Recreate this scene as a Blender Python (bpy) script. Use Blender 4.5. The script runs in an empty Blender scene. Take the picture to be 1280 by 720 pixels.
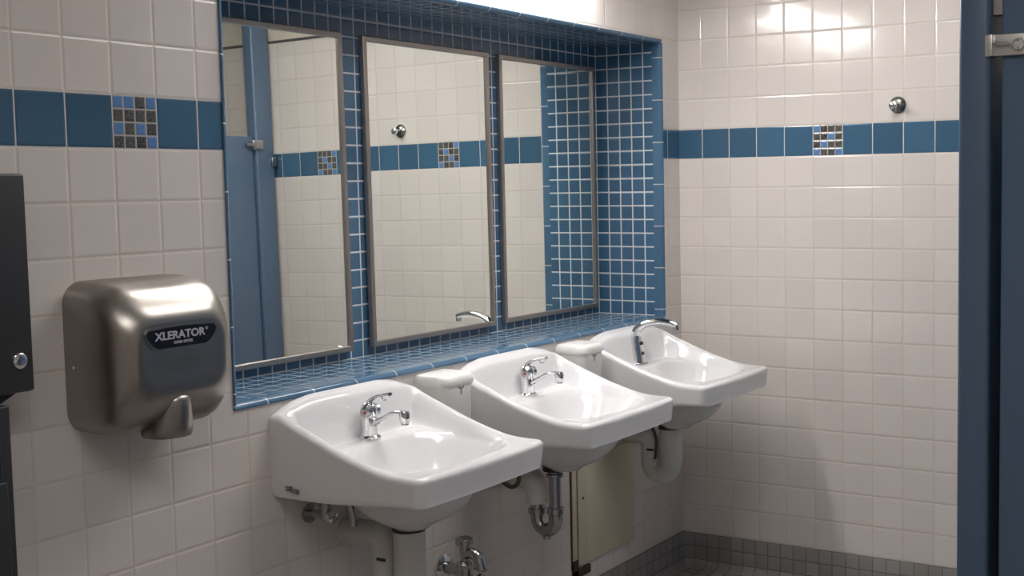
import bpy, bmesh, math, random
from mathutils import Vector, Matrix
random.seed(4)
T = 0.11            # one wall tile pitch in metres; all lengths below are in tiles
ZF = 14.15          # floor lies this many tiles below the blue band
XC = 24.84          # back wall
def W(x, y, z): return Vector((x*T, y*T, (z+ZF)*T))
scn = bpy.context.scene
COL = scn.collection

# ---------------------------------------------------------------- camera
cd = bpy.data.cameras.new('camera'); cam = bpy.data.objects.new('camera', cd); COL.objects.link(cam)
scn.camera = cam
cd.sensor_width = 36; cd.lens = 1575.537/1280*36
cd.shift_x = -146.286/1280; cd.shift_y = -9.73/1280
cd.clip_start = 0.02
R = Vector((0.49717871, -0.86752085, -0.01486261)); U = Vector((0.07399289, 0.02532573, 0.99693714)); F = Vector((0.86448735, 0.49675565, -0.07678179))
m = Matrix.Identity(4)
for i in range(3): m[i][0] = R[i]; m[i][1] = U[i]; m[i][2] = -F[i]
m.translation = W(-13.7724, -20.1264, -0.7903)
cam.matrix_world = m

# ---------------------------------------------------------------- world, light, exposure
wd = bpy.data.worlds.new('world'); scn.world = wd; wd.use_nodes = True
wd.node_tree.nodes['Background'].inputs[0].default_value = (1, .95, .9, 1)
wd.node_tree.nodes['Background'].inputs[1].default_value = 0.0
scn.view_settings.view_transform = 'Standard'; scn.view_settings.look = 'None'
scn.view_settings.gamma = 1; scn.view_settings.use_curve_mapping = False
scn.view_settings.exposure = 0.0
LAMP_MIRROR = 37.0     # emission strengths of the fluorescent lenses
LAMP_CEIL = 7.6
LAMP_CEIL_FILL = 8.2  # unseen fill lamp, added to brighten the partition and sink wall
LAMP_COL = (1.0, .965, .94, 1)

# ---------------------------------------------------------------- node helpers
class NT:
    def __init__(s, name):
        s.m = bpy.data.materials.new(name); s.m.use_nodes = True
        s.t = s.m.node_tree; s.b = s.t.nodes['Principled BSDF']
        s.out = [n for n in s.t.nodes if n.type == 'OUTPUT_MATERIAL'][0]
    def n(s, ty, **kw):
        nd = s.t.nodes.new(ty)
        for k, v in kw.items(): setattr(nd, k, v)
        return nd
    def put(s, sock, v):
        if isinstance(v, bpy.types.NodeSocket): s.t.links.new(v, sock)
        else: sock.default_value = v
    def M(s, op, a, b=None, c=None):
        nd = s.n('ShaderNodeMath', operation=op); s.put(nd.inputs[0], a)
        if b is not None: s.put(nd.inputs[1], b)
        if c is not None: s.put(nd.inputs[2], c)
        return nd.outputs[0]
    def pos(s):
        g = s.n('ShaderNodeNewGeometry'); sx = s.n('ShaderNodeSeparateXYZ'); s.t.links.new(g.outputs['Position'], sx.inputs[0])
        x = s.M('DIVIDE', sx.outputs[0], T); y = s.M('DIVIDE', sx.outputs[1], T)
        z = s.M('SUBTRACT', s.M('DIVIDE', sx.outputs[2], T), ZF)
        return x, y, z
    def vec(s, x, y, z=0.0):
        c = s.n('ShaderNodeCombineXYZ'); s.put(c.inputs[0], x); s.put(c.inputs[1], y); s.put(c.inputs[2], z); return c.outputs[0]
    def white(s, v, w='Value'):
        nd = s.n('ShaderNodeTexWhiteNoise', noise_dimensions='3D'); s.t.links.new(v, nd.inputs['Vector']); return nd.outputs[w]
    def noise(s, scale, detail=2, vec=None):
        nd = s.n('ShaderNodeTexNoise'); nd.inputs['Scale'].default_value = scale; nd.inputs['Detail'].default_value = detail
        if vec is None:
            g = s.n('ShaderNodeNewGeometry'); vec = g.outputs['Position']
        s.t.links.new(vec, nd.inputs['Vector']); return nd.outputs[0]
    def mix(s, f, a, b):
        nd = s.n('ShaderNodeMix', data_type='RGBA'); s.put(nd.inputs[0], f)
        s.put(nd.inputs[6], a if isinstance(a, bpy.types.NodeSocket) else tuple(a)+(1,))
        s.put(nd.inputs[7], b if isinstance(b, bpy.types.NodeSocket) else tuple(b)+(1,)); return nd.outputs[2]
    def sstep(s, lo, hi, v):
        nd = s.n('ShaderNodeMapRange', interpolation_type='SMOOTHSTEP'); s.put(nd.inputs[0], v)
        nd.inputs[1].default_value = lo; nd.inputs[2].default_value = hi; return nd.outputs[0]
    def bump(s, h, dist, strength=1.0):
        nd = s.n('ShaderNodeBump'); nd.inputs['Strength'].default_value = strength; nd.inputs['Distance'].default_value = dist
        s.t.links.new(h, nd.inputs['Height']); s.t.links.new(nd.outputs[0], s.b.inputs['Normal'])

def edge_dist(g, u, v):
    fu = g.M('FRACT', u); fv = g.M('FRACT', v)
    a = g.M('MINIMUM', fu, g.M('SUBTRACT', 1.0, fu)); b = g.M('MINIMUM', fv, g.M('SUBTRACT', 1.0, fv))
    return g.M('MINIMUM', a, b), fu, fv

CREAM = (.65, .603, .568); BLUE = (.048, .118, .195)
def wall_tile(name, axis, off, sign, acc, mask):
    """big cream tiles with the blue band at rows 0..1 and the small chequered insert"""
    g = NT(name); x, y, z = g.pos()
    h = x if axis == 'x' else y
    u = g.M('MULTIPLY_ADD', h, sign, off); v = z
    d, fu, fv = edge_dist(g, u, v)
    cu = g.M('FLOOR', u); cv = g.M('FLOOR', v); cell = g.vec(cu, cv, 3.3)
    isband = g.M('MULTIPLY', g.M('GREATER_THAN', z, 0.0), g.M('LESS_THAN', z, 1.0))
    k = g.M('FLOORED_MODULO', g.M('ADD', cu, 60.0-acc), 6.0)
    isacc = g.M('MULTIPLY', isband, g.M('LESS_THAN', k, 0.5))
    # chequered insert 4 x 4
    u4 = g.M('MULTIPLY', fu, 4.0); v4 = g.M('MULTIPLY', g.M('SUBTRACT', 1.0, fv), 4.0)
    d4, a4, b4 = edge_dist(g, u4, v4)
    c4 = g.M('FLOOR', u4)
    if sign < 0 and False: pass
    idx = g.M('MULTIPLY_ADD', g.M('FLOOR', v4), 4.0, c4)
    bit = g.M('FLOORED_MODULO', g.M('FLOOR', g.M('DIVIDE', float(mask), g.M('POWER', 2.0, idx))), 2.0)
    r4 = g.white(g.vec(g.M('ADD', c4, 7.1), g.M('FLOOR', v4), cu))
    dark = g.mix(r4, (.035, .033, .030), (.085, .080, .075))
    dark = g.mix(g.sstep(.45, .62, g.noise(260, 4)), dark, (.13, .13, .13))
    chk = g.mix(bit, dark, (.105, .215, .44))
    chk = g.mix(g.sstep(.04, .085, d4), (.42, .39, .35), chk)
    r = g.white(cell)
    cream = g.mix(r, tuple(c*.97 for c in CREAM), tuple(c*1.03 for c in CREAM))
    blue = g.mix(r, tuple(c*.88 for c in BLUE), tuple(c*1.12 for c in BLUE))
    grout = g.mix(isband, (.56, .505, .455), (.62, .56, .5))
    colr = g.mix(isband, cream, blue)
    colr = g.mix(g.sstep(.009, .018, d), grout, colr)
    # faint dirt low on the wall
    colr = g.mix(isacc, colr, chk)
    g.put(g.b.inputs['Base Color'], colr)
    dd = g.mix(isacc, d, g.M('DIVIDE', d4, 4.0))
    g.put(g.b.inputs['Roughness'], g.M('MULTIPLY_ADD', g.sstep(.006, .02, d), -.37, .5))
    w = g.white(cell, 'Color'); sw = g.n('ShaderNodeSeparateXYZ'); g.t.links.new(w, sw.inputs[0])
    tilt = g.M('ADD', g.M('MULTIPLY', g.M('SUBTRACT', sw.outputs[0], .5), g.M('SUBTRACT', fu, .5)),
               g.M('MULTIPLY', g.M('SUBTRACT', sw.outputs[1], .5), g.M('SUBTRACT', fv, .5)))
    hh = g.M('MULTIPLY_ADD', tilt, 0.55, g.sstep(0.0, .055, dd))
    hh = g.M('MULTIPLY_ADD', g.noise(9, 1), 0.9, hh)
    g.bump(hh, 0.0009)
    return g.m

def mosaic(name, ax, offu, offv, pitch, c0, c1, gr, gw=.045, rough=.12, bd=.0006, var=1.0):
    g = NT(name); p = dict(zip('xyz', g.pos()))
    u = g.M('DIVIDE', g.M('SUBTRACT', p[ax[0]], offu), pitch); v = g.M('DIVIDE', g.M('SUBTRACT', p[ax[1]], offv), pitch)
    d, fu, fv = edge_dist(g, u, v)
    cell = g.vec(g.M('FLOOR', u), g.M('FLOOR', v), 1.7)
    col = g.mix(g.white(cell), c0, c1)
    msk = g.sstep(gw*.8, gw*1.35, d)
    g.put(g.b.inputs['Base Color'], g.mix(msk, gr, col))
    g.put(g.b.inputs['Roughness'], g.M('MULTIPLY_ADD', msk, rough-.6, .6))
    w = g.white(cell, 'Color'); sw = g.n('ShaderNodeSeparateXYZ'); g.t.links.new(w, sw.inputs[0])
    tilt = g.M('ADD', g.M('MULTIPLY', g.M('SUBTRACT', sw.outputs[0], .5), fu), g.M('MULTIPLY', g.M('SUBTRACT', sw.outputs[1], .5), fv))
    g.bump(g.M('MULTIPLY_ADD', tilt, .35*var, g.sstep(0.02, .14, d)), bd)
    return g.m

def trim_mat(name, ax, off):
    g = NT(name); p = dict(zip('xyz', g.pos()))
    u = g.M('DIVIDE', g.M('SUBTRACT', p[ax], off), 1.402); fu = g.M('FRACT', u)
    d = g.M('MINIMUM', fu, g.M('SUBTRACT', 1.0, fu)); msk = g.sstep(.007, .014, d)
    col = g.mix(g.white(g.vec(g.M('FLOOR', u), 2.0, 5.0)), (.060, .130, .215), (.075, .155, .25))
    g.put(g.b.inputs['Base Color'], g.mix(msk, (.55, .55, .55), col)); g.b.inputs['Roughness'].default_value = .14
    g.bump(msk, .0006)
    return g.m

def plain(name, c, rough=.5, metal=0.0, noise=0.0, nscale=40, bump=0.0, coat=0.0, emit=None, spec=.5):
    g = NT(name)
    if noise:
        nz = g.noise(nscale, 4)
        g.put(g.b.inputs['Base Color'], g.mix(nz, tuple(k*(1-noise) for k in c), tuple(min(1, k*(1+noise)) for k in c)))
        if bump: g.bump(nz, bump)
    else: g.b.inputs['Base Color'].default_value = tuple(c)+(1,)
    g.b.inputs['Roughness'].default_value = rough; g.b.inputs['Metallic'].default_value = metal
    g.b.inputs['Coat Weight'].default_value = coat; g.b.inputs['Specular IOR Level'].default_value = spec
    if emit:
        g.b.inputs['Emission Color'].default_value = LAMP_COL; g.b.inputs['Emission Strength'].default_value = emit
    return g.m

def bits(rows): return sum(1 << (r*4+c) for r, row in enumerate(rows) for c, ch in enumerate(row) if ch == 'B')
m_wall_left = wall_tile('cream_tile_sink_wall', 'x', 0.0, 1.0, 2, bits(['BBDB', 'DDDD', 'BDBD', 'DDDB']))
m_wall_back = wall_tile('cream_tile_back_wall', 'y', -.894, -1.0, 4, bits(['BDDD', 'DDBD', 'DBDD', 'BDDB']))
DEEP0, DEEP1, LGR = (.048, .118, .205), (.060, .142, .24), (.60, .62, .64)
P = .464
m_mos_back = mosaic('blue_mosaic_niche_back', 'xz', 23.5, -5.27, P, DEEP0, DEEP1, LGR)
m_mos_jamb = mosaic('blue_mosaic_niche_jamb', 'yz', 2.5, -5.27, P, DEEP0, DEEP1, LGR)
m_mos_sill = mosaic('blue_mosaic_niche_sill', 'xy', 23.5, 2.5, P, DEEP0, DEEP1, (.34, .38, .42), gw=.032, rough=.10, bd=.0011, var=2.0)
m_floor = mosaic('grey_mosaic_floor', 'xy', 0, 0, .46, (.24, .225, .21), (.32, .30, .285), (.09, .085, .08), gw=.035, rough=.35)
m_base_l = mosaic('grey_mosaic_base_sink_wall', 'xz', 0, -13.0, .46, (.22, .21, .20), (.27, .26, .25), (.11, .105, .10), gw=.03, rough=.35)
m_base_b = mosaic('grey_mosaic_base_back_wall', 'yz', 0, -13.0, .46, (.22, .21, .20), (.27, .26, .25), (.11, .105, .10), gw=.03, rough=.35)
m_trim_x = trim_mat('blue_bullnose_horizontal', 'x', 5.57)
m_trim_z = trim_mat('blue_bullnose_vertical', 'z', -5.4+.35)
m_paint = plain('cream_paint', (.62, .56, .48), .6, noise=.03)
m_ceil = plain('ceiling_white', (.75, .73, .70), .8, noise=.03)
m_rail = plain('grey_edge_metal', (.12, .115, .11), .4, .3)
m_porc = plain('white_porcelain', (.72, .715, .725), .09, coat=.3)
m_chrome = plain('polished_chrome', (.72, .73, .74), .07, 1.0, noise=.02)
m_chrome_dull = plain('dull_chrome', (.42, .42, .43), .22, 1.0, noise=.15, nscale=90)
def brushed(name, c, rough):
    g = NT(name); x, y, z = g.pos()
    nz = g.noise(6, 3, g.vec(g.M('MULTIPLY', x, .5), y, g.M('MULTIPLY', z, 30.0)))
    g.put(g.b.inputs['Base Color'], g.mix(nz, tuple(k*.93 for k in c), tuple(k*1.05 for k in c)))
    g.b.inputs['Metallic'].default_value = 1; g.put(g.b.inputs['Roughness'], g.M('MULTIPLY_ADD', nz, .08, rough-.04))
    g.b.inputs['Anisotropic'].default_value = .4
    return g.m
m_steel = brushed('brushed_steel', (.36, .335, .31), .33)
m_frame = brushed('mirror_frame_steel', (.42, .38, .35), .38)
m_mirror = plain('mirror_glass', (.93, .96, .91), .0, 1.0)
m_black = plain('black_rubber', (.012, .012, .012), .45, noise=.1)
m_badge = plain('badge_black', (.008, .009, .014), .25)
m_letter = plain('silver_lettering', (.62, .62, .66), .35, .4)
m_wrap = plain('white_vinyl_wrap', (.60, .60, .57), .45, noise=.05, nscale=25, bump=.001)
m_soap = plain('white_plastic', (.78, .77, .74), .28)
m_part = plain('blue_painted_steel', (.085, .135, .215), .30, noise=.03, nscale=6)
m_charcoal = plain('charcoal_steel', (.050, .050, .052), .36, .35, noise=.06, nscale=12)
m_access = plain('khaki_painted_metal', (.58, .53, .40), .42, noise=.04, nscale=12)
m_access_l = plain('cream_painted_flange', (.56, .50, .38), .45, noise=.04, nscale=12)
m_rust = plain('rusty_iron', (.045, .022, .012), .8, noise=.4, nscale=120, bump=.001)
m_hose = plain('brown_supply_hose', (.07, .055, .035), .4, .3, noise=.2, nscale=200)
m_lens = plain('fluorescent_lens', (.9, .9, .9), .5, emit=LAMP_MIRROR)
m_lens2 = plain('ceiling_lens', (.9, .9, .9), .5, emit=LAMP_CEIL)
m_lens_fill = plain('ceiling_fill_lens', (.9, .9, .9), .5, emit=LAMP_CEIL_FILL)
m_white_metal = plain('white_enamel', (.7, .7, .68), .4)
m_print = plain('grey_print', (.17, .16, .15), .5)
m_red = plain('red_dot', (.4, .03, .02), .3)

# ---------------------------------------------------------------- mesh helpers (tile units)
class MB:
    def __init__(s): s.bm = bmesh.new()
    def box(s, x0, x1, y0, y1, z0, z1, bev=0.0, seg=3):
        vs = [s.bm.verts.new((x, y, z)) for x in (x0, x1) for y in (y0, y1) for z in (z0, z1)]
        fs = [(0, 1, 3, 2), (4, 6, 7, 5), (0, 4, 5, 1), (2, 3, 7, 6), (0, 2, 6, 4), (1, 5, 7, 3)]
        ff = [s.bm.faces.new([vs[i] for i in f]) for f in fs]
        bmesh.ops.recalc_face_normals(s.bm, faces=ff)
        if bev:
            es = list({e for f in ff for e in f.edges})
            bmesh.ops.bevel(s.bm, geom=es, offset=bev, segments=seg, affect='EDGES', profile=.5)
        return s
    def quad(s, *pts):
        s.bm.faces.new([s.bm.verts.new(p) for p in pts]); return s
    def loft(s, rings, cap0=True, cap1=True, closed=True):
        R_ = [[s.bm.verts.new(p) for p in r] for r in rings]; n = len(rings[0])
        for a, b in zip(R_[:-1], R_[1:]):
            for i in range(n if closed else n-1):
                j = (i+1) % n; s.bm.faces.new((a[i], a[j], b[j], b[i]))
        if cap0: s.bm.faces.new(list(reversed(R_[0])))
        if cap1: s.bm.faces.new(R_[-1])
        return s
    def tube(s, pts, rad, seg=20, flat=1.0, cap=True):
        """sweep; rad number or list; flat squashes the section's second axis"""
        pts = [Vector(p) for p in pts]; n = len(pts)
        if not isinstance(rad, (list, tuple)): rad = [rad]*n
        rings = []; up = None
        for i, p in enumerate(pts):
            t = (pts[min(i+1, n-1)]-pts[max(i-1, 0)]).normalized()
            if up is None:
                up = Vector((1, 0, 0)) if abs(t.x) < .9 else Vector((0, 0, 1))
            up = (up-t*up.dot(t)).normalized(); w = t.cross(up)
            rings.append([p+rad[i]*(math.cos(a)*up+flat*math.sin(a)*w) for a in (2*math.pi*k/seg for k in range(seg))])
        return s.loft(rings, cap, cap)
    def cyl(s, a, b, r, seg=32, bev=0.0):
        a, b = Vector(a), Vector(b); t = (b-a).normalized()
        if bev: return s.tube([a, a+t*.0001, a+t*bev, b-t*bev, b-t*.0001, b], [r-bev, r-bev, r, r, r-bev, r-bev], seg)
        return s.tube([a, b], r, seg)
    def prism(s, poly, d0, d1, plane='xz', bev=0.0):
        f = (lambda a, b, c: (a, c, b)) if plane == 'xz' else (lambda a, b, c: (c, a, b)) if plane == 'yz' else (lambda a, b, c: (a, b, c))
        s.loft([[f(a, b, d0) for a, b in poly], [f(a, b, d1) for a, b in poly]]); return s

def spline(pts, n=8):
    pts = [Vector(p) for p in pts]; out = []
    for i in range(len(pts)-1):
        p0 = pts[max(i-1, 0)]; p1 = pts[i]; p2 = pts[i+1]; p3 = pts[min(i+2, len(pts)-1)]
        for k in range(n):
            t = k/n
            out.append(.5*((2*p1)+(-p0+p2)*t+(2*p0-5*p1+4*p2-p3)*t*t+(-p0+3*p1-3*p2+p3)*t**3))
    return out+[pts[-1]]
def lerp_list(v, n): # radii matching spline()
    o = []
    for a, b in zip(v[:-1], v[1:]): o += [a+(b-a)*k/n for k in range(n)]
    return o+[v[-1]]

def obj(name, mb, mat, parent=None, smooth=True, angle=40):
    """mesh given in tile units in the parent's frame (or in the wall frame when top-level)"""
    bm = mb.bm; bmesh.ops.recalc_face_normals(bm, faces=bm.faces)
    me = bpy.data.meshes.new(name)
    if parent is None:
        cs = [v.co.copy() for v in bm.verts]
        cx = sum(c.x for c in cs)/len(cs); cy = sum(c.y for c in cs)/len(cs); cz = min(c.z for c in cs)
        bmesh.ops.translate(bm, verts=bm.verts, vec=(-cx, -cy, -cz))
    bmesh.ops.scale(bm, verts=bm.verts, vec=(T, T, T))
    bm.to_mesh(me); bm.free(); me.materials.append(mat)
    if smooth:
        me.polygons.foreach_set('use_smooth', [True]*len(me.polygons)); me.set_sharp_from_angle(angle=math.radians(angle))
    o = bpy.data.objects.new(name, me); COL.objects.link(o)
    if parent is None: o.location = W(cx, cy, cz)
    else: o.parent = parent
    return o
def tag(o, label=None, cat=None, group=None, kind=None):
    if label: o['label'] = label
    if cat: o['category'] = cat
    if group: o['group'] = group
    if kind: o['kind'] = kind
    return o
def thing(name, loc, label, cat, group=None):
    o = bpy.data.objects.new(name, None); COL.objects.link(o); o.location = W(*loc); o.empty_display_size = .05
    return tag(o, label, cat, group)
def copy_tree(o, parent=None):
    c = o.copy(); COL.objects.link(c)
    if parent: c.parent = parent
    for ch in [k for k in bpy.data.objects if k.parent == o]: copy_tree(ch, c)
    return c
def struct(name, mb, mat, smooth=False):
    return tag(obj(name, mb, mat, None, smooth), kind='structure')

# ---------------------------------------------------------------- setting
XL, YR, ZT, ZC = -19.0, -29.0, 5.6, 8.9
NX0, NX1, NZ0, NZ1 = 4.63, 23.62, -5.40, 3.96
def yplane(mb, xs, zs, y, flip=False, th=0):
    return mb.quad((xs[0], y, zs[0]), (xs[1], y, zs[0]), (xs[1], y, zs[1]), (xs[0], y, zs[1]))
w = MB(); bx_ = w.box
TH = 3.2
bx_(XL, NX0, 0, TH, -ZF, ZT); bx_(NX1, XC, 0, TH, -ZF, ZT)
bx_(NX0, NX1, 0, TH, -ZF, NZ0); bx_(NX0, NX1, 0, TH, NZ1, ZT)
struct('wall_left', w, m_wall_left)
struct('wall_back', MB().box(XC, XC+1, YR, TH, -ZF, ZT), m_wall_back)
struct('wall_right', MB().box(XL, XC, YR-1, YR, -ZF, ZT), m_wall_left)
struct('wall_front', MB().box(XL-1, XL, YR-1, TH, -ZF, ZT), m_wall_back)
u_ = MB(); u_.box(XL, XC, 0, TH, ZT, ZC); u_.box(XC, XC+1, YR, TH, ZT, ZC); u_.box(XL, XC, YR-1, YR, ZT, ZC); u_.box(XL-1, XL, YR-1, TH, ZT, ZC)
struct('wall_upper', u_, m_paint)
r_ = MB(); r_.box(XL, XC, -.05, 0, ZT-.05, ZT+.05); r_.box(XC-.05, XC, YR, -.05, ZT-.05, ZT+.05)
struct('trim_5', r_, m_rail)
struct('floor', MB().box(XL-1, XC+1, YR-1, TH, -ZF-.6, -ZF), m_floor)
struct('ceiling', MB().box(XL-1, XC+1, YR-1, TH, ZC, ZC+.6), m_ceil)
# niche lining
D = 2.5; JX0, JX1, SZ, TZ = 4.76, 23.5, -5.27, 3.83
struct('wall_niche_back', MB().box(NX0, NX1, D, D+.3, NZ0, NZ1), m_mos_back)
struct('wall_niche_jamb_left', MB().box(NX0, JX0, .3, D, SZ, TZ), m_mos_jamb)
struct('wall_niche_jamb_right', MB().box(JX1, NX1, .3, D, SZ, TZ), m_mos_jamb)
struct('wall_niche_sill', MB().box(NX0, NX1, .3, D, NZ0, SZ), m_mos_sill)
struct('wall_niche_soffit', MB().box(NX0, NX1, .3, D, TZ, NZ1), m_mos_sill)
# bullnose trims: rounded bars round the opening
def bull(axis, fixed_out, fixed_in, a, b):
    """section: outer edge on the wall face, rounding over into the niche"""
    s = 1 if fixed_in > fixed_out else -1; r = .13
    sec = [(fixed_out, .0), (fixed_out, -.02), (fixed_out+s*.03, -.045)]
    for k in range(7):
        t = math.pi/2*k/6; sec.append((fixed_in-s*r+s*r*math.sin(t)+s*0.0, -.045+r-r*math.cos(t)))
    sec += [(fixed_in, .3), (fixed_out, .3)]
    mb = MB()
    if axis == 'x': mb.loft([[(a, p[1], p[0]) for p in sec], [(b, p[1], p[0]) for p in sec]])
    else: mb.loft([[(p[0], p[1], a) for p in sec], [(p[0], p[1], b) for p in sec]])
    return mb
for i, (ax, fo, fi, a, b) in enumerate([('x', NZ0, SZ, NX0, NX1), ('x', NZ1, TZ, NX0, NX1), ('z', NX0, JX0, SZ-.02, TZ+.02), ('z', NX1, JX1, SZ-.02, TZ+.02)]):
    struct('trim_%d' % (i+1), bull(ax, fo, fi, a, b), m_trim_x if ax == 'x' else m_trim_z, True)
# coved grey mosaic base
sec = [(0, -13.0), (.03, -13.0), (.04, -13.03), (.04, -13.85)]+[(.04+.3-.3*math.cos(t), -13.85-.3*math.sin(t)) for t in (math.pi/2*k/6 for k in range(1, 7))]+[(0, -ZF)]
struct('baseboard_left', MB().loft([[(x, -a, b) for a, b in sec] for x in (XL, XC)]), m_base_l, True)
struct('baseboard_back', MB().loft([[(XC-a, y, b) for a, b in sec] for y in (YR, -.0)]), m_base_b, True)

# ---------------------------------------------------------------- lamps
lf = thing('wall_light', (13.4, 0, 5.4), 'long white fluorescent wall light above the tiled mirror niche', 'light')
obj('housing', MB().box(-5.6, 5.6, -.75, 0, .55, .78, .04), m_white_metal, lf)
hb = MB(); prof = [(-.05, .55), (-.9, .55), (-.98, .45), (-.98, .15), (-.9, .05), (-.3, 0), (-.05, 0)]
hb.loft([[(x, a, b) for a, b in prof] for x in (-5.5, 5.5)])
obj('lens', hb, m_lens, lf)
for a_, b_ in ((-5.62, -5.5), (5.5, 5.62)): obj('end_cap', MB().box(a_, b_, -1.0, 0, -.02, .56, .02), m_white_metal, lf)
for cx, cy, lb in ((14, -9, 'fluorescent ceiling light in front of the washbasins'), (-8, -16, 'added ceiling fill light at the open end of the room, away from the washbasins')):
    cl = thing('ceiling_light', (cx, cy, ZC-.3), lb, 'light', 'ceiling lights')  # the open-end one is an added fill lamp, not a known fixture
    obj('frame', MB().box(-5.6, 5.6, -2.8, 2.8, .1, .3, .03), m_white_metal, cl)
    obj('lens', MB().box(-5.3, 5.3, -2.5, 2.5, 0, .12, .03), m_lens2 if cx > 0 else m_lens_fill, cl)

# ---------------------------------------------------------------- mirrors
def make_mirror(xc):
    t = thing('wall_mirror', (xc, 2.5, -5.03), 'x', 'mirror', 'steel-framed mirrors in the blue tiled niche')
    hw, h, fw = 2.74, 8.18, .15
    fr = MB(); y0, y1 = -.15, 0
    def rect(x, z0, z1, y): return [(-x, y, z0), (x, y, z0), (x, y, z1), (-x, y, z1)]
    rings = [rect(hw, 0, h, y1), rect(hw, 0, h, y0+.02), rect(hw-.02, .02, h-.02, y0), rect(hw-fw+.02, fw-.02, h-fw+.02, y0), rect(hw-fw, fw, h-fw, y0+.03), rect(hw-fw, fw, h-fw, -.06)]
    fr.loft(rings, False, False); obj('frame', fr, m_frame, t, True, 30)
    obj('glass', MB().box(-hw+.05, hw-.05, -.09, -.04, .05, h-.05), m_mirror, t, False)
    return t
for xc, lb in ((8.1, 'leftmost steel-framed mirror in the blue tiled niche, reflecting the blue stall door'),
               (14.36, 'middle steel-framed mirror in the blue tiled niche, reflecting the robe hook'),
               (20.42, 'rightmost steel-framed mirror in the blue tiled niche, next to the mosaic jamb')):
    if xc == 8.1: c = mir0 = make_mirror(xc)
    else: c = copy_tree(mir0); c.location = W(xc, 2.5, -5.03)
    c['label'] = lb; c.rotation_euler = {8.1: (-.0105, 0, 0), 14.36: (-.0072, 0, -.006), 20.42: (-.0025, 0, -.002)}[xc]; c.location = W(xc, {8.1: 2.41, 14.36: 2.42, 20.42: 2.47}[xc], -5.03)

# ---------------------------------------------------------------- washbasins
def interp(tab, x):
    if x <= tab[0][0]: return tab[0][1]
    for (a, b), (c, d) in zip(tab[:-1], tab[1:]):
        if x <= c:
            t = (x-a)/(c-a); return b+(d-b)*t
    return tab[-1][1]
def smooth(a, b, x):
    t = max(0, min(1, (x-a)/(b-a))); return t*t*(3-2*t)
def smooth_tab(tab, n=6):
    pts = spline([(a, b, 0) for a, b in tab], n); return [(q.x, q.y) for q in pts]
RIM = smooth_tab([(0, -5.46), (.25, -5.52), (.55, -5.70), (.95, -5.93), (1.5, -6.15), (2.1, -6.36), (3.0, -6.60), (3.6, -6.655), (4.2, -6.65)])
HW, DP = 2.3, 4.12
def basin_h(x, y):       # y = distance from wall
    ax = abs(x)
    rim = interp(RIM, y)
    if y < 1.0: rim += (1-y)*(.10*(1-smooth(1.0, 2.0, ax))-.19*smooth(1.5, 2.3, ax)**1.5)   # arched back edge
    qx = HW-ax; fr = DP-y+.06*(1-(x/HW)**2)
    def dist(r):
        return r-math.hypot(r-qx, r-fr) if qx < r and fr < r else min(qx, fr)
    ed = dist(.26)
    # deck and bowl
    back = y-.34
    deck = -6.50-.16*smooth(.9, 2.0, y)
    rr = (abs(x/1.90)**2.6+abs((y-2.50)/1.32)**2.6)**(1/2.6)
    q = min(1.0, rr/1.04)
    bowl = deck-1.25*(1-q*q)**1.5*(1+.55*q*q)
    # blend from rim to deck
    e = dist(1.0); w_ = smooth(2.4, 3.6, y)
    t = smooth(.15+.13*w_, .46+.26*smooth(2.4, .8, y)+.16*w_, e)
    tb = smooth(0.0, .34, back)
    # side walls slope in near the back
    k = min(t, tb)
    h = rim*(1-k)+bowl*k
    # outer edge rounding
    e2 = min(ed, y+.6)
    if e2 < .14: h -= .14-math.sqrt(max(0, .0196-(.14-e2)**2))
    return h
def outline(a):
    """plan outline as polar samples of a rectangle with rounded front corners and a slightly bowed front"""
    return None
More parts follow.
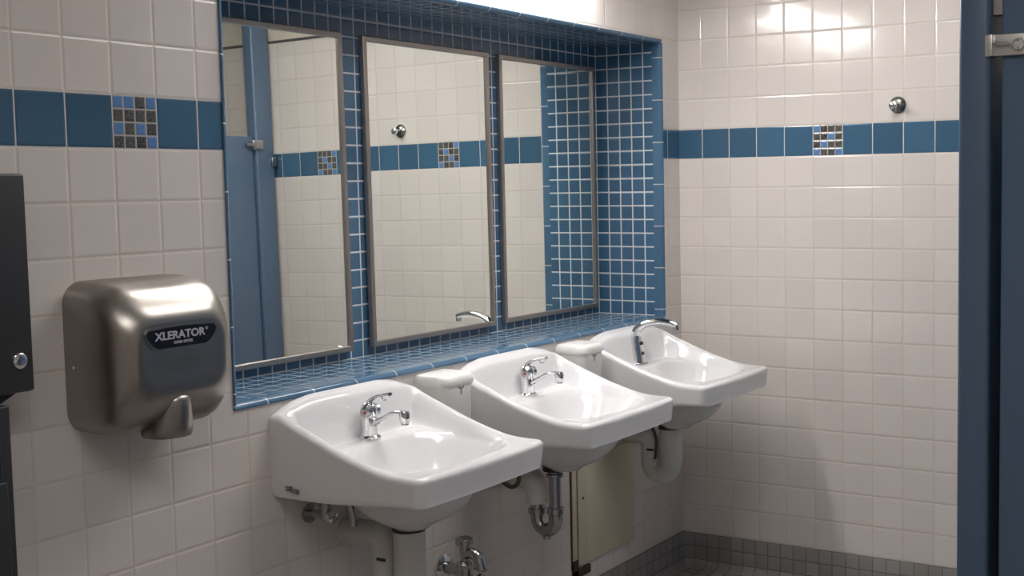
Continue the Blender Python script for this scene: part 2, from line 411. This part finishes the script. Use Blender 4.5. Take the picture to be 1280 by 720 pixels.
def make_basin(xc):
    t = thing('washbasin', (xc, 0, -7.5), 'x', 'sink', 'white wall-hung washbasins')
    # outline polyline, going round, y negative = away from wall
    r = .26; pl = []
    def seg(a, b, n):
        for k in range(n): pl.append((a[0]+(b[0]-a[0])*k/n, a[1]+(b[1]-a[1])*k/n))
    seg((-HW, 0), (-HW, DP-r), 36)
    for k in range(6):
        q = math.pi/2*k/6; pl.append((-HW+r-r*math.cos(q), DP-r+r*math.sin(q)))
    for k in range(40):
        x = -HW+r+(2*HW-2*r)*k/40; pl.append((x, DP+.06*(1-(x/(HW-r))**2)))
    for k in range(6):
        q = math.pi/2*k/6; pl.append((HW-r+r*math.sin(q), DP-r+r*math.cos(q)))
    seg((HW, DP-r), (HW, 0), 36); seg((HW, 0), (-HW, 0), 40)
    cx, cy = 0.0, 2.2
    ss = [.03]+[.03+.97*(1-(1-k/76)**1.5) for k in range(1, 77)]
    rings = []
    Zo = 7.5
    for s in ss:
        ring = []
        for (x, y) in pl:
            X, Y = cx+(x-cx)*s, cy+(y-cy)*s; ring.append((X, -Y, basin_h(X, Y)+Zo))
        rings.append(ring)
    def zb(y): return -7.42+.16*smooth(1.0, 4.1, y)
    for f in (.12, .35, .6, .85, 1.0):
        ring = []
        for (x, y) in pl:
            top = basin_h(x, y); ins = .012*f
            b = zb(y)+.0
            ring.append((x*(1-ins), -y*(1-ins), top+(b-top)*f*.96+Zo))
        rings.append(ring)
    # rounded lower edge, underside, then the bowl
    def blend(s, dz, s2, zabs=None, circ=0):
        ring = []
        for i, (x, y) in enumerate(pl):
            X, Y = cx+(x-cx)*s, (1.9 if circ else cy)+(y-cy)*s
            if circ:
                a = math.atan2((y-cy)/1.9, x/2.3); rx, ry = circ
                tx, ty = rx*math.cos(a), 1.95+ry*math.sin(a)
                X, Y = X*(1-s2)+tx*s2, Y*(1-s2)+ty*s2
            z = zabs if zabs is not None else zb(y)+dz
            ring.append((X, -max(0.0, Y), z+Zo))
        return ring
    rings += [blend(.975, -.02, 0), blend(.94, -.0, 0), blend(.80, .04, 0), blend(.8, 0, 1, -7.36, (1.36, 1.55)),
              blend(.8, 0, 1, -7.52, (1.34, 1.52)), blend(.8, 0, 1, -7.78, (1.25, 1.38)), blend(.8, 0, 1, -8.02, (1.05, 1.12)), blend(.8, 0, 1, -8.2, (.80, .80)), blend(.8, 0, 1, -8.33, (.55, .5)), blend(.8, 0, 1, -8.42, (.42, .40))]
    mb = MB(); mb.loft(rings, True, True)
    obj('bowl', mb, m_porc, t, True, 60)
    dr = MB(); dr.tube([(0, -2.2, basin_h(0, 2.2)+Zo-.01), (0, -2.2, basin_h(0, 2.2)+Zo+.03), (0, -2.2, basin_h(0, 2.2)+Zo+.035)], [.22, .22, .17], 28)
    obj('drain', dr, m_chrome, t)
    return t
SX = (7.9, 14.32, 20.75)
slab = ('white porcelain washbasin nearest the hand dryer, leftmost of the three', 'white porcelain washbasin in the middle of the row under the mirrors', 'white porcelain washbasin nearest the back wall, with the curved sensor faucet')
b0 = make_basin(SX[0]); b0['label'] = slab[0]
for k in (1, 2):
    c = copy_tree(b0); c.location = W(SX[k], 0, -7.5); c['label'] = slab[k]
# small maker's print on the first basin's side
mk = MB()
for x0, x1, z0, z1 in ((0, .20, .10, .13), (.02, .12, .03, .07), (.14, .19, .0, .09), (.2, .38, .05, .075), (.22, .3, -.01, .02), (.32, .39, -.02, .07)):
    mk.box(-2.312, -2.30, -.42-x1*1.0, -.42-x0*1.0, .22+z0, .22+z1)
obj('printed_mark', mk, m_print, b0, False)

# ---------------------------------------------------------------- faucets
def make_lever(xc):
    t = thing('faucet', (xc, -.78, -6.5), 'x', 'faucet', 'chrome single-lever faucets')
    b = MB(); b.tube([(0, 0, 0), (0, 0, .03), (0, 0, .06), (0, 0, .08)], [.27, .27, .24, .21], 32)
    b.tube([(0, 0, .08), (0, 0, .46), (0, 0, .47), (0, 0, .49)], [.20, .195, .185, .185], 32)
    obj('body', b, m_chrome, t)
    h = MB(); h.tube([(0, 0, .49), (0, 0, .52), (0, 0, .70), (0, .0, .78), (0, .0, .82), (0, 0, .835)], [.195, .205, .2, .16, .09, .02], 32)
    obj('cap', h, m_chrome, t)
    k = MB(); k.tube([(-.12, -.05, .63), (-.21, -.09, .63), (-.235, -.1, .63), (-.24, -.1, .63)], [.13, .13, .10, .03], 24)
    k.tube([(.12, -.05, .63), (.21, -.09, .63), (.24, -.1, .63)], [.13, .13, .05], 24)
    kk = obj('temperature_dial', k, m_chrome_dull, t)
    rd = MB(); rd.tube([(-.235, -.1, .62), (-.25, -.105, .62)], .035, 12); obj('red_dot', rd, m_red, kk)
    lv = MB(); P_ = spline([(0, .1, .68), (0, .0, .82), (0, -.2, .95), (0, -.45, 1.02), (0, -.64, 1.05)], 6)
    lv.tube(P_, lerp_list([.10, .10, .07, .055, .075], 6), 16, .55)
    lv.tube(spline([(0, -.38, .98), (0, -.47, .90), (0, -.56, .92), (0, -.6, .99)], 5), .018, 10)
    obj('lever', lv, m_chrome, t)
    s = MB(); P_ = spline([(0, -.12, .33), (0, -.38, .45), (0, -.65, .60), (0, -.88, .64), (0, -1.06, .62)], 6)
    s.tube(P_, lerp_list([.10, .08, .07, .075, .09], 6), 18, .8)
    s.tube([(0, -1.04, .70), (0, -1.04, .69), (0, -1.045, .62), (0, -1.05, .44), (0, -1.05, .42)], [.04, .1, .125, .115, .10], 24)
    obj('spout', s, m_chrome, t)
    ae = MB(); ae.tube([(0, -1.05, .425), (0, -1.05, .39)], .09, 20); obj('aerator', ae, m_chrome_dull, t)
    return t
f0 = make_lever(SX[0]); f0['label'] = 'chrome single-lever faucet on the leftmost washbasin, nearest the hand dryer'
c = copy_tree(f0); c.location = W(SX[1], -.74, -6.5); c['label'] = 'chrome single-lever faucet on the middle washbasin'
t = thing('sensor_faucet', (SX[2], -.58, -6.5), 'tall curved chrome sensor faucet on the washbasin nearest the back wall', 'faucet')
s = MB(); P_ = spline([(0, 0, 0), (0, .05, .45), (0, .08, .85), (0, -.04, 1.12), (0, -.32, 1.29), (0, -.75, 1.37), (0, -1.12, 1.35), (0, -1.42, 1.28)], 7)
s.tube(P_, lerp_list([.27, .235, .20, .17, .15, .145, .13, .115], 7), 24, .85)
obj('body', s, m_chrome, t)
s = MB(); s.tube([(0, -1.36, 1.26), (0, -1.38, 1.12), (0, -1.38, 1.11)], [.10, .095, .07], 20); obj('spout_nozzle', s, m_chrome_dull, t)
s = MB(); s.tube([(0, 0, -.005), (0, 0, .03), (0, 0, .04)], [.31, .31, .28], 28); obj('base_ring', s, m_chrome_dull, t)
for z in (.34, .66):
    s = MB(); s.tube([(0, -.1, z), (0, -.20 if z < .5 else -.165, z), (0, -.205 if z < .5 else -.17, z)], [.055, .055, .04], 20); obj('sensor_window', s, m_black, t)

# ---------------------------------------------------------------- soap dispensers
def make_soap(xc):
    t = thing('soap_dispenser', (xc, 0, -7.25), 'x', 'soap dispenser', 'white soap dispensers between the basins')
    def rr(hx, d, z, r):
        pts = [(-hx, 0, z)]
        for k in range(7):
            q = math.pi/2*k/6; pts.append((-hx+r-r*math.cos(q), -(d-r+r*math.sin(q)), z))
        for k in range(7):
            q = math.pi/2*k/6; pts.append((hx-r+r*math.sin(q), -(d-r+r*math.cos(q)), z))
        pts.append((hx, 0, z)); return pts
    b = MB(); b.loft([rr(.45, .62, 0, .2), rr(.56, .8, .15, .25), rr(.60, .92, .6, .28), rr(.62, .95, 1.5, .28)]); obj('body', b, m_soap, t)
    c = MB(); c.loft([rr(.63, .97, 1.5, .28), rr(.645, 1.0, 1.56, .28), rr(.635, .98, 1.70, .28), rr(.60, .93, 1.76, .27), rr(.50, .82, 1.79, .25)]); obj('lid', c, m_soap, t)
    l = MB()
    l.prism([(-.02, 1.28), (.02, 1.28), (.02, 1.40), (.12, 1.45), (.10, 1.48), (0, 1.44), (-.10, 1.48), (-.12, 1.45), (-.02, 1.40)], -.952, -.945); obj('printed_mark', l, m_print, t, False)
    return t
s0 = make_soap(11.12); s0['label'] = 'white soap dispenser on the wall between the leftmost and middle basins'
c = copy_tree(s0); c.location = W(17.5, 0, -7.25); c['label'] = 'white soap dispenser on the wall between the middle basin and the farthest basin'

# ---------------------------------------------------------------- pipes under the basins
def trap_path(x, y1, y2, ztop, zb, zl, zw):
    r = (y2-y1)/2; pts = [(x, y1, ztop), (x, y1, zb+abs(r))]
    for k in range(1, 12):
        a = math.pi*k/12; pts.append((x, (y1+y2)/2-abs(r)*math.cos(a), zb+abs(r)-abs(r)*math.sin(a)))
    pts.append((x, y2, zb+abs(r))); pts.append((x, y2, zl-.25))
    for k in range(1, 6):
        a = math.pi/2*k/6; pts.append((x, y2+.25-.25*math.cos(a), zl-.25+.25*math.sin(a)))
    pts += [(x, y2+.25, zl), (x, 0, zl)]
    return pts
def wrapped_trap(xc, yt, label, group, zb=-10.0):
    t = thing('drain_trap', (xc, 0, -10.3), label, 'drain pipe', group)
    Z = lambda z: z+10.3
    a = MB(); a.tube([(0, yt, Z(-8.46)), (0, yt, Z(-8.47)), (0, yt, Z(zb+.45))], [.30, .36, .37], 28)
    q = MB()
    pts = [(0, yt, Z(zb+.5))]
    y2 = yt+.72; c = (yt+y2)/2; r = .36
    for k in range(0, 13):
        an = math.pi*k/12; pts.append((0, c-r*math.cos(an), Z(zb+.4)-r*math.sin(an)*1.1))
    pts += [(0, y2, Z(-9.3)), (0, y2, Z(-9.0))]
    for k in range(1, 6):
        an = math.pi/2*k/6; pts.append((0, y2+.25-.25*math.cos(an), Z(-9.0)+.25*math.sin(an)))
    pts += [(0, y2+.3, Z(-8.75)), (0, 0, Z(-8.75))]
    q.tube(pts, .32, 24)
    obj('tailpiece_wrap', a, m_wrap, t); obj('trap_wrap', q, m_wrap, t)
    k = MB(); k.tube([(0, yt, Z(-8.40)), (0, yt, Z(-8.50))], .385, 28); obj('rubber_collar', k, m_black, t)
    k = MB(); k.box(-.335, -.31, y2-.28, y2-.02, Z(-9.22), Z(-9.15), .01); k2 = obj('fastening_slot', k, m_black, t)
    return t
wrapped_trap(SX[0], -1.86, 'white wrapped drain pipe under the leftmost washbasin', 'drain pipes under the basins', -10.9)
wrapped_trap(SX[2]+.1, -1.66, 'white wrapped U-bend drain pipe under the washbasin nearest the back wall', 'drain pipes under the basins', -10.0)
t = thing('chrome_drain_trap', (SX[1], 0, -10.3), 'bare chrome drain pipe with a white wrapped elbow under the middle washbasin', 'drain pipe', 'drain pipes under the basins')
Z = lambda z: z+10.3; yt = -1.58
a = MB(); a.tube([(0, yt, Z(-8.4)), (0, yt, Z(-9.75))], .17, 24)
for z0, z1, r in ((-8.68, -8.58, .24), (-9.7, -9.52, .24)): a.tube([(0, yt, Z(z0)), (0, yt, Z(z0)+.01), (0, yt, Z(z1)-.01), (0, yt, Z(z1))], [r-.02, r, r, r-.02], 16)
obj('tailpiece', a, m_chrome_dull, t)
q = MB(); y2 = -.98; c_ = (yt+y2)/2; r = (y2-yt)/2
q.tube([(0, yt, Z(-9.72))]+[(0, c_-r*math.cos(math.pi*k/12), Z(-9.85)-r*1.1*math.sin(math.pi*k/12)) for k in range(13)]+[(0, y2, Z(-9.4))], .19, 20)
q.tube([(0, c_, Z(-10.15)), (0, c_, Z(-10.42))], .12, 12)
q.tube([(0, y2, Z(-9.75)), (0, y2, Z(-9.74)), (0, y2, Z(-9.6)), (0, y2, Z(-9.59))], [.22, .25, .25, .22], 16)
obj('trap_bend', q, m_chrome_dull, t)
q = MB(); q.tube([(0, y2, Z(-9.45)), (0, y2, Z(-9.1)), (0, y2+.06, Z(-8.92)), (0, y2+.2, Z(-8.8)), (0, y2+.4, Z(-8.75)), (0, 0, Z(-8.75))], [.30, .34, .35, .35, .34, .34], 24)
obj('elbow_wrap', q, m_wrap, t)
k = MB(); k.tube([(0, yt, Z(-8.38)), (0, yt, Z(-8.50))], .33, 28); obj('rubber_collar', k, m_black, t)
# supply hoses and stop valves
def curl(name, pts, r, mat, label, loc, grp=None):
    t = thing(name, loc, label, 'water hose', grp)
    q = MB(); q.tube(spline(pts, 8), r, 12); obj('hose', q, mat, t); return t
h1 = curl('supply_hose', [(0, 0, .45), (-.08, -.45, .3), (-.05, -.95, .0), (.0, -1.2, .15), (.05, -1.15, .6), (.1, -1.0, 1.12)], .06, m_hose, 'dark looped supply hose hanging below the middle washbasin', (13.15, 0, -8.75))
h2 = curl('supply_hose', [(0, -.8, 1.7), (-.02, -1.25, 1.2), (-.02, -1.45, .7), (-.02, -1.40, .1)], .05, m_hose, 'thin brown supply hose hanging in front of the wrapped U-bend by the back wall', (20.3, 0, -9.5))
q = MB(); q.tube([(-.02, -1.40, .12), (-.02, -1.40, .10), (-.02, -1.40, -.06), (-.02, -1.40, -.07)], [.05, .075, .075, .05], 12); obj('ferrule', q, m_chrome, h2)
t = thing('stop_valve', (6.7, 0, -8.6), 'chrome stop valve on the wall under the leftmost washbasin', 'valve')
q = MB(); q.tube([(0, 0, .55), (0, -.05, .55), (0, -.06, .55)], [.22, .22, .1], 24); obj('escutcheon', q, m_chrome_dull, t)
q = MB(); q.tube([(0, 0, .55), (0, -.6, .55)], .09, 16); q.tube([(0, -.5, .45), (0, -.5, .9)], .11, 16); obj('valve_body', q, m_chrome_dull, t)
q = MB(); q.tube(spline([(0, -.5, .85), (.1, -.55, 1.05), (.5, -.6, .9), (.7, -.62, .5), (.75, -.6, .15)], 6), .10, 12); obj('angled_tube', q, m_chrome_dull, t)
q = MB(); q.tube([(0, -.6, .55), (0, -.62, .55), (0, -.72, .55), (0, -.74, .55)], [.1, .15, .15, .1], 12); obj('handle', q, m_chrome, t)

# hose bib near the floor
t = thing('hose_bib', (11.4, 0, -10.9), 'chrome hose bib with vacuum breaker low on the wall between the first two basins', 'tap')
q = MB(); q.tube([(0, 0, .32), (0, -.06, .32), (0, -.10, .32), (0, -.11, .32)], [.33, .33, .22, .1], 28); obj('escutcheon', q, m_chrome, t)
q = MB(); q.tube([(0, 0, .32), (0, -.75, .32)], .15, 20); q.tube([(0, -.7, .05), (0, -.7, .1), (0, -.7, .5), (0, -.7, .56)], [.15, .2, .2, .13], 20); obj('valve_body', q, m_chrome_dull, t)
q = MB(); q.tube([(0, -.7, .5), (0, -.7, .62), (0, -.7, .95), (0, -.7, 1.0), (0, -.7, 1.02), (0, -.7, 1.15), (0, -.7, 1.18)], [.10, .1, .15, .15, .22, .22, .17], 20); obj('vacuum_breaker', q, m_chrome_dull, t)
q = MB(); q.tube(spline([(0, -.7, .72), (0, -.92, .80), (0, -1.12, .72), (0, -1.20, .48), (0, -1.20, .42)], 6), lerp_list([.12, .14, .15, .15, .17], 6), 18); obj('spout', q, m_chrome_dull, t)
q = MB(); q.tube([(0, -.8, .15), (0, -1.15, .15)], .06, 12); q.tube([(0, -1.15, .15), (0, -1.25, .15)], .16, 8); obj('handle', q, m_chrome_dull, t)

# ---------------------------------------------------------------- access panel in the wall
t = thing('access_panel', (19.4, 0, -12.4), 'khaki painted metal access panel in the wall below the middle and far basins', 'panel')
obj('frame_flange', MB().box(-1.85, -1.62, -.07, 0, 0, 3.32, .015), m_access_l, t)
obj('door_stile', MB().box(-1.53, -1.02, -.07, 0, .05, 3.32, .03), m_access_l, t)
obj('door', MB().box(-1.02, 1.87, -.055, 0, .05, 3.32, .02), m_access, t)
obj('shadow_gap', MB().box(-1.62, -1.53, -.012, 0, .05, 3.32), m_rust, t)
obj('edge_rust', MB().box(-1.90, -1.85, -.03, 0, 0, 3.32), m_rust, t)
h = MB(); h.box(-1.86, -1.62, -.10, 0, -.28, .28, .02); h.box(-1.86, -.92, -.10, 0, -.28, -.02, .02); obj('hinge', h, m_rust, t)
q = MB(); q.tube([(-1.28, -.07, 2.1), (-1.28, -.085, 2.1)], .04, 12); obj('screw', q, m_rust, t)

# ---------------------------------------------------------------- hand dryer
t = thing('hand_dryer', (2.07, 0, -5.3), 'brushed steel hand dryer with black nameplate on the cream tiled wall', 'hand dryer')
def rrect(hw, z0, z1, y, r, n=10):
    r = min(r, hw*.98, (z1-z0)/2*.98); out = []
    for cx_, cz_, a0 in ((hw-r, z1-r, 0), (-hw+r, z1-r, 90), (-hw+r, z0+r, 180), (hw-r, z0+r, 270)):
        for k in range(n+1):
            a = math.radians(a0+90*k/n); out.append((cx_+r*math.cos(a), y, cz_+r*math.sin(a)))
    return out
b = MB()
prof = [(0, 1.33, .10, 2.88, .42), (.4, 1.34, .08, 2.88, .44), (.8, 1.34, .08, 2.84, .46), (1.0, 1.33, .12, 2.78, .5), (1.15, 1.315, .19, 2.70, .52), (1.28, 1.28, .29, 2.58, .55), (1.40, 1.22, .42, 2.46, .55), (1.50, 1.13, .58, 2.33, .52), (1.565, 1.04, .76, 2.21, .46), (1.585, .98, .88, 2.13, .42), (1.590, .90, 1.02, 2.09, .40), (1.578, .82, 1.14, 2.04, .36), (1.592, .55, 1.34, 1.86, .22), (1.60, .25, 1.5, 1.70, .08)]
b.loft([rrect(hw, z0, z1, -y, r) for y, hw, z0, z1, r in prof])
obj('cover', b, m_steel, t, True, 60)
n = MB(); rings = []
for z, rx, ry, cy in ((.76, .10, .06, -1.48), (.73, .20, .12, -1.46), (.66, .27, .22, -1.39), (.52, .32, .34, -1.28), (.35, .36, .42, -1.20), (.18, .40, .47, -1.13), (.05, .44, .49, -1.09), (-.03, .43, .47, -1.08), (-.04, .38, .41, -1.08)):
    rings.append([(rx*math.cos(a)-.05, cy+ry*math.sin(a), z) for a in (2*math.pi*k/32 for k in range(32))])
n.loft(rings); obj('nozzle', n, m_steel, t, True, 60)
n = MB(); n.tube([(-.05, -1.08, -.035), (-.05, -1.08, -.055)], .34, 24); obj('air_outlet', n, m_black, t)
def badge_poly(s=1.0, g=0.0):
    P = []
    for k in range(13):
        x = -.74+1.48*k/12; P.append((x*1.0, .16+.035*(1-(x/.74)**2)))
    P = P[::-1]   # right to left along the top
    left = [(-.79, .10), (-.77, .03), (-.70, -.07), (-.62, -.14), (-.53, -.18)]
    right = [(.53, -.18), (.62, -.14), (.70, -.07), (.77, .03), (.79, .10)]
    P = P+left+right
    return [(x*(1+g/.79), z*(1+g/.17)) for x, z in P]
yb = -1.60
bz = 1.84
pl_ = MB(); pl_.prism([(x-.05, z+bz) for x, z in badge_poly(g=.03)], yb+.03, yb-.012); bd = obj('nameplate_rim', pl_, m_steel, t, False)
pl_ = MB(); pl_.prism([(x-.05, z+bz) for x, z in badge_poly()], yb+.03, yb-.02); bd = obj('nameplate', pl_, m_badge, t, False)
def text(body, size, x, y, z, mat, parent, name, sx=1.0, bold=.0):
    cu = bpy.data.curves.new('tmp', 'FONT'); cu.body = body; cu.size = size; cu.align_x = 'CENTER'; cu.extrude = .004; cu.offset = bold; cu.resolution_u = 3
    o = bpy.data.objects.new('tmp', cu); COL.objects.link(o)
    me = bpy.data.meshes.new_from_object(o.evaluated_get(bpy.context.evaluated_depsgraph_get()))
    bpy.data.objects.remove(o); me.name = name
    me.transform(Matrix.Translation((x*T, y*T, z*T)) @ Matrix.Rotation(math.radians(90), 4, 'X') @ Matrix.Diagonal((T*sx, T, T, 1)))
    me.materials.clear(); me.materials.append(mat)
    q = bpy.data.objects.new(name, me); COL.objects.link(q); q.parent = parent; return q
text('XLERATOR', .20, -.10, yb-.024, bz-.02, m_letter, bd, 'lettering', 1.12, .006)
text('\u00ae', 0.08, .51, yb-.024, bz+.07, m_letter, bd, 'lettering')
text('HAND DRYER', .07, -.04, yb-.024, bz-.115, m_letter, bd, 'lettering', 1.0, .002)
q = MB(); q.tube([(-1.33, -.28, 1.35), (-1.36, -.28, 1.35)], .03, 12); obj('screw', q, m_chrome, t)

# ---------------------------------------------------------------- paper towel dispenser and bin at the left edge
t = thing('paper_towel_dispenser', (-1.99, 0, -4.22), 'charcoal steel paper towel dispenser at the left edge, with a round lock', 'dispenser')
obj('cabinet', MB().box(-1.42, 1.42, -.95, 0, .1, 3.74, .03), m_charcoal, t)
obj('front_door', MB().box(-1.42, 1.42, -1.0, -.95, .12, 3.72, .02), m_charcoal, t)
q = MB(); q.prism([(-.9, .1), (1.2, .1), (.9, -.05), (-.6, -.05)], -.85, -.05); obj('towel_slot', q, m_black, t, False)
q = MB(); q.tube([(1.17, -1.0, .64), (1.17, -1.03, .64), (1.17, -1.05, .64), (1.17, -1.052, .64), (1.17, -1.03, .64)], [.13, .13, .10, .07, .06], 28); lk = obj('lock', q, m_chrome, t)
q = MB(); q.box(1.155, 1.185, -1.05, -1.035, .59, .69); obj('keyhole', q, m_black, lk, False)
t = thing('waste_bin', (-2.2, 0, -ZF), 'tall dark steel waste bin below the paper towel dispenser', 'waste bin')
obj('cabinet', MB().box(-1.2, 1.18, -.97, -.04, 0, 9.85, .03), m_charcoal, t)
obj('door', MB().box(-1.1, 1.05, -1.02, -.97, .3, 8.6, .03), m_charcoal, t)
obj('opening_flap', MB().box(-1.0, .95, -1.03, -.97, 8.7, 9.7, .03), m_black, t)

# ---------------------------------------------------------------- robe hook
m_hookm = plain('aged_chrome', (.30, .30, .28), .25, 1.0, noise=.3, nscale=150)
def make_hook(y):
    t = thing('robe_hook', (XC, y, 1.52), 'small round chrome robe hook on the back wall above the blue band', 'hook')
    q = MB(); q.tube([(0, 0, 0), (-.05, 0, 0), (-.12, 0, 0), (-.16, 0, 0)], [.26, .26, .20, .1], 32); obj('plate', q, m_hookm, t)
    q = MB(); q.tube([(-.08, 0, 0), (-.35, .02, -.02), (-.38, .02, -.02)], [.07, .06, .06], 16); q.tube([(-.36, .02, -.02), (-.37, .02, -.02), (-.47, .03, -.02), (-.50, .03, -.02)], [.07, .12, .12, .06], 20); obj('peg', q, m_chrome, t)
    return t
make_hook(-7.72)

# ---------------------------------------------------------------- toilet partition
YP = -14.2
t = thing('toilet_partition', (7.96, YP, -ZF), 'blue painted steel toilet partition with tall pilaster at the right edge', 'partition')
o = lambda x: x-7.96
H0, H1 = 1.3, 15.85
def pil(x0, x1):
    q = MB(); q.box(o(x0), o(x1), -.54, 0, 0, ZF+ZC-.02, .09, 4); r = obj('pilaster', q, m_part, t)
    s = MB(); s.box(o(x0)-.03, o(x1)+.03, -.57, .03, 0, .6, .02); obj('shoe', s, m_chrome_dull, r)
    return r
p1 = pil(7.96, 9.6); pil(14.2, 17.6); p3 = pil(23.75, 24.72)
def door(x0, x1):
    d = obj('door', MB().box(o(x0), o(x1), -.42, -.14, H0, H1, .04), m_part, t); return d
d1 = door(9.68, 14.1); d2 = door(17.7, 23.68)
pn = obj('panel', MB().box(.08, .40, -13.9, -.72, H0, 17.2, .04), m_part, t)
pm = obj('panel', MB().box(7.8, 8.1, -13.9, -.6, H0, H1, .04), m_part, t)
m_brk = plain('satin_steel', (.62, .60, .57), .35, .8)
# U brackets joining panel to pilaster
def bracket(z):
    b = MB()
    b.box(-.03, .08, -2.1, -.46, z-.17, z+.19, .015)
    b.box(-.10, .3, -.60, -.54, z-.17, z+.19, .01)
    r = obj('bracket', b, m_brk, t)
    for yy in (-1.02, -1.8):
        q = MB(); q.tube([(-.03, yy, z), (-.05, yy, z), (-.075, yy, z), (-.08, yy, z), (-.06, yy, z)], [.11, .11, .09, .055, .04], 20); obj('screw', q, m_chrome, r)
    q = MB(); q.tube([(-.03, -.64, z+.03), (-.08, -.66, z+.03), (-.12, -.9, z+.02)], [.04, .05, .02], 10); obj('screw', q, m_chrome, r)
bracket(ZF+1.42); bracket(2.2)
q = MB(); q.box(.12, .38, -.72, -.54, ZF+1.95, ZF+2.9, .01); obj('end_cap', q, m_chrome_dull, t)
# latch and wall bracket seen in the mirror
b = MB(); b.box(o(23.5), o(24.05), 0, .10, ZF+1.15, ZF+1.55, .03); b.tube([(o(23.2), .0, ZF+1.35), (o(23.6), .12, ZF+1.35)], .07, 12); obj('hinge', b, m_chrome_dull, t)
b = MB(); b.box(o(24.5), o(24.8), -.1, .10, ZF+.45, ZF+.85, .02); obj('wall_bracket', b, m_chrome_dull, t)
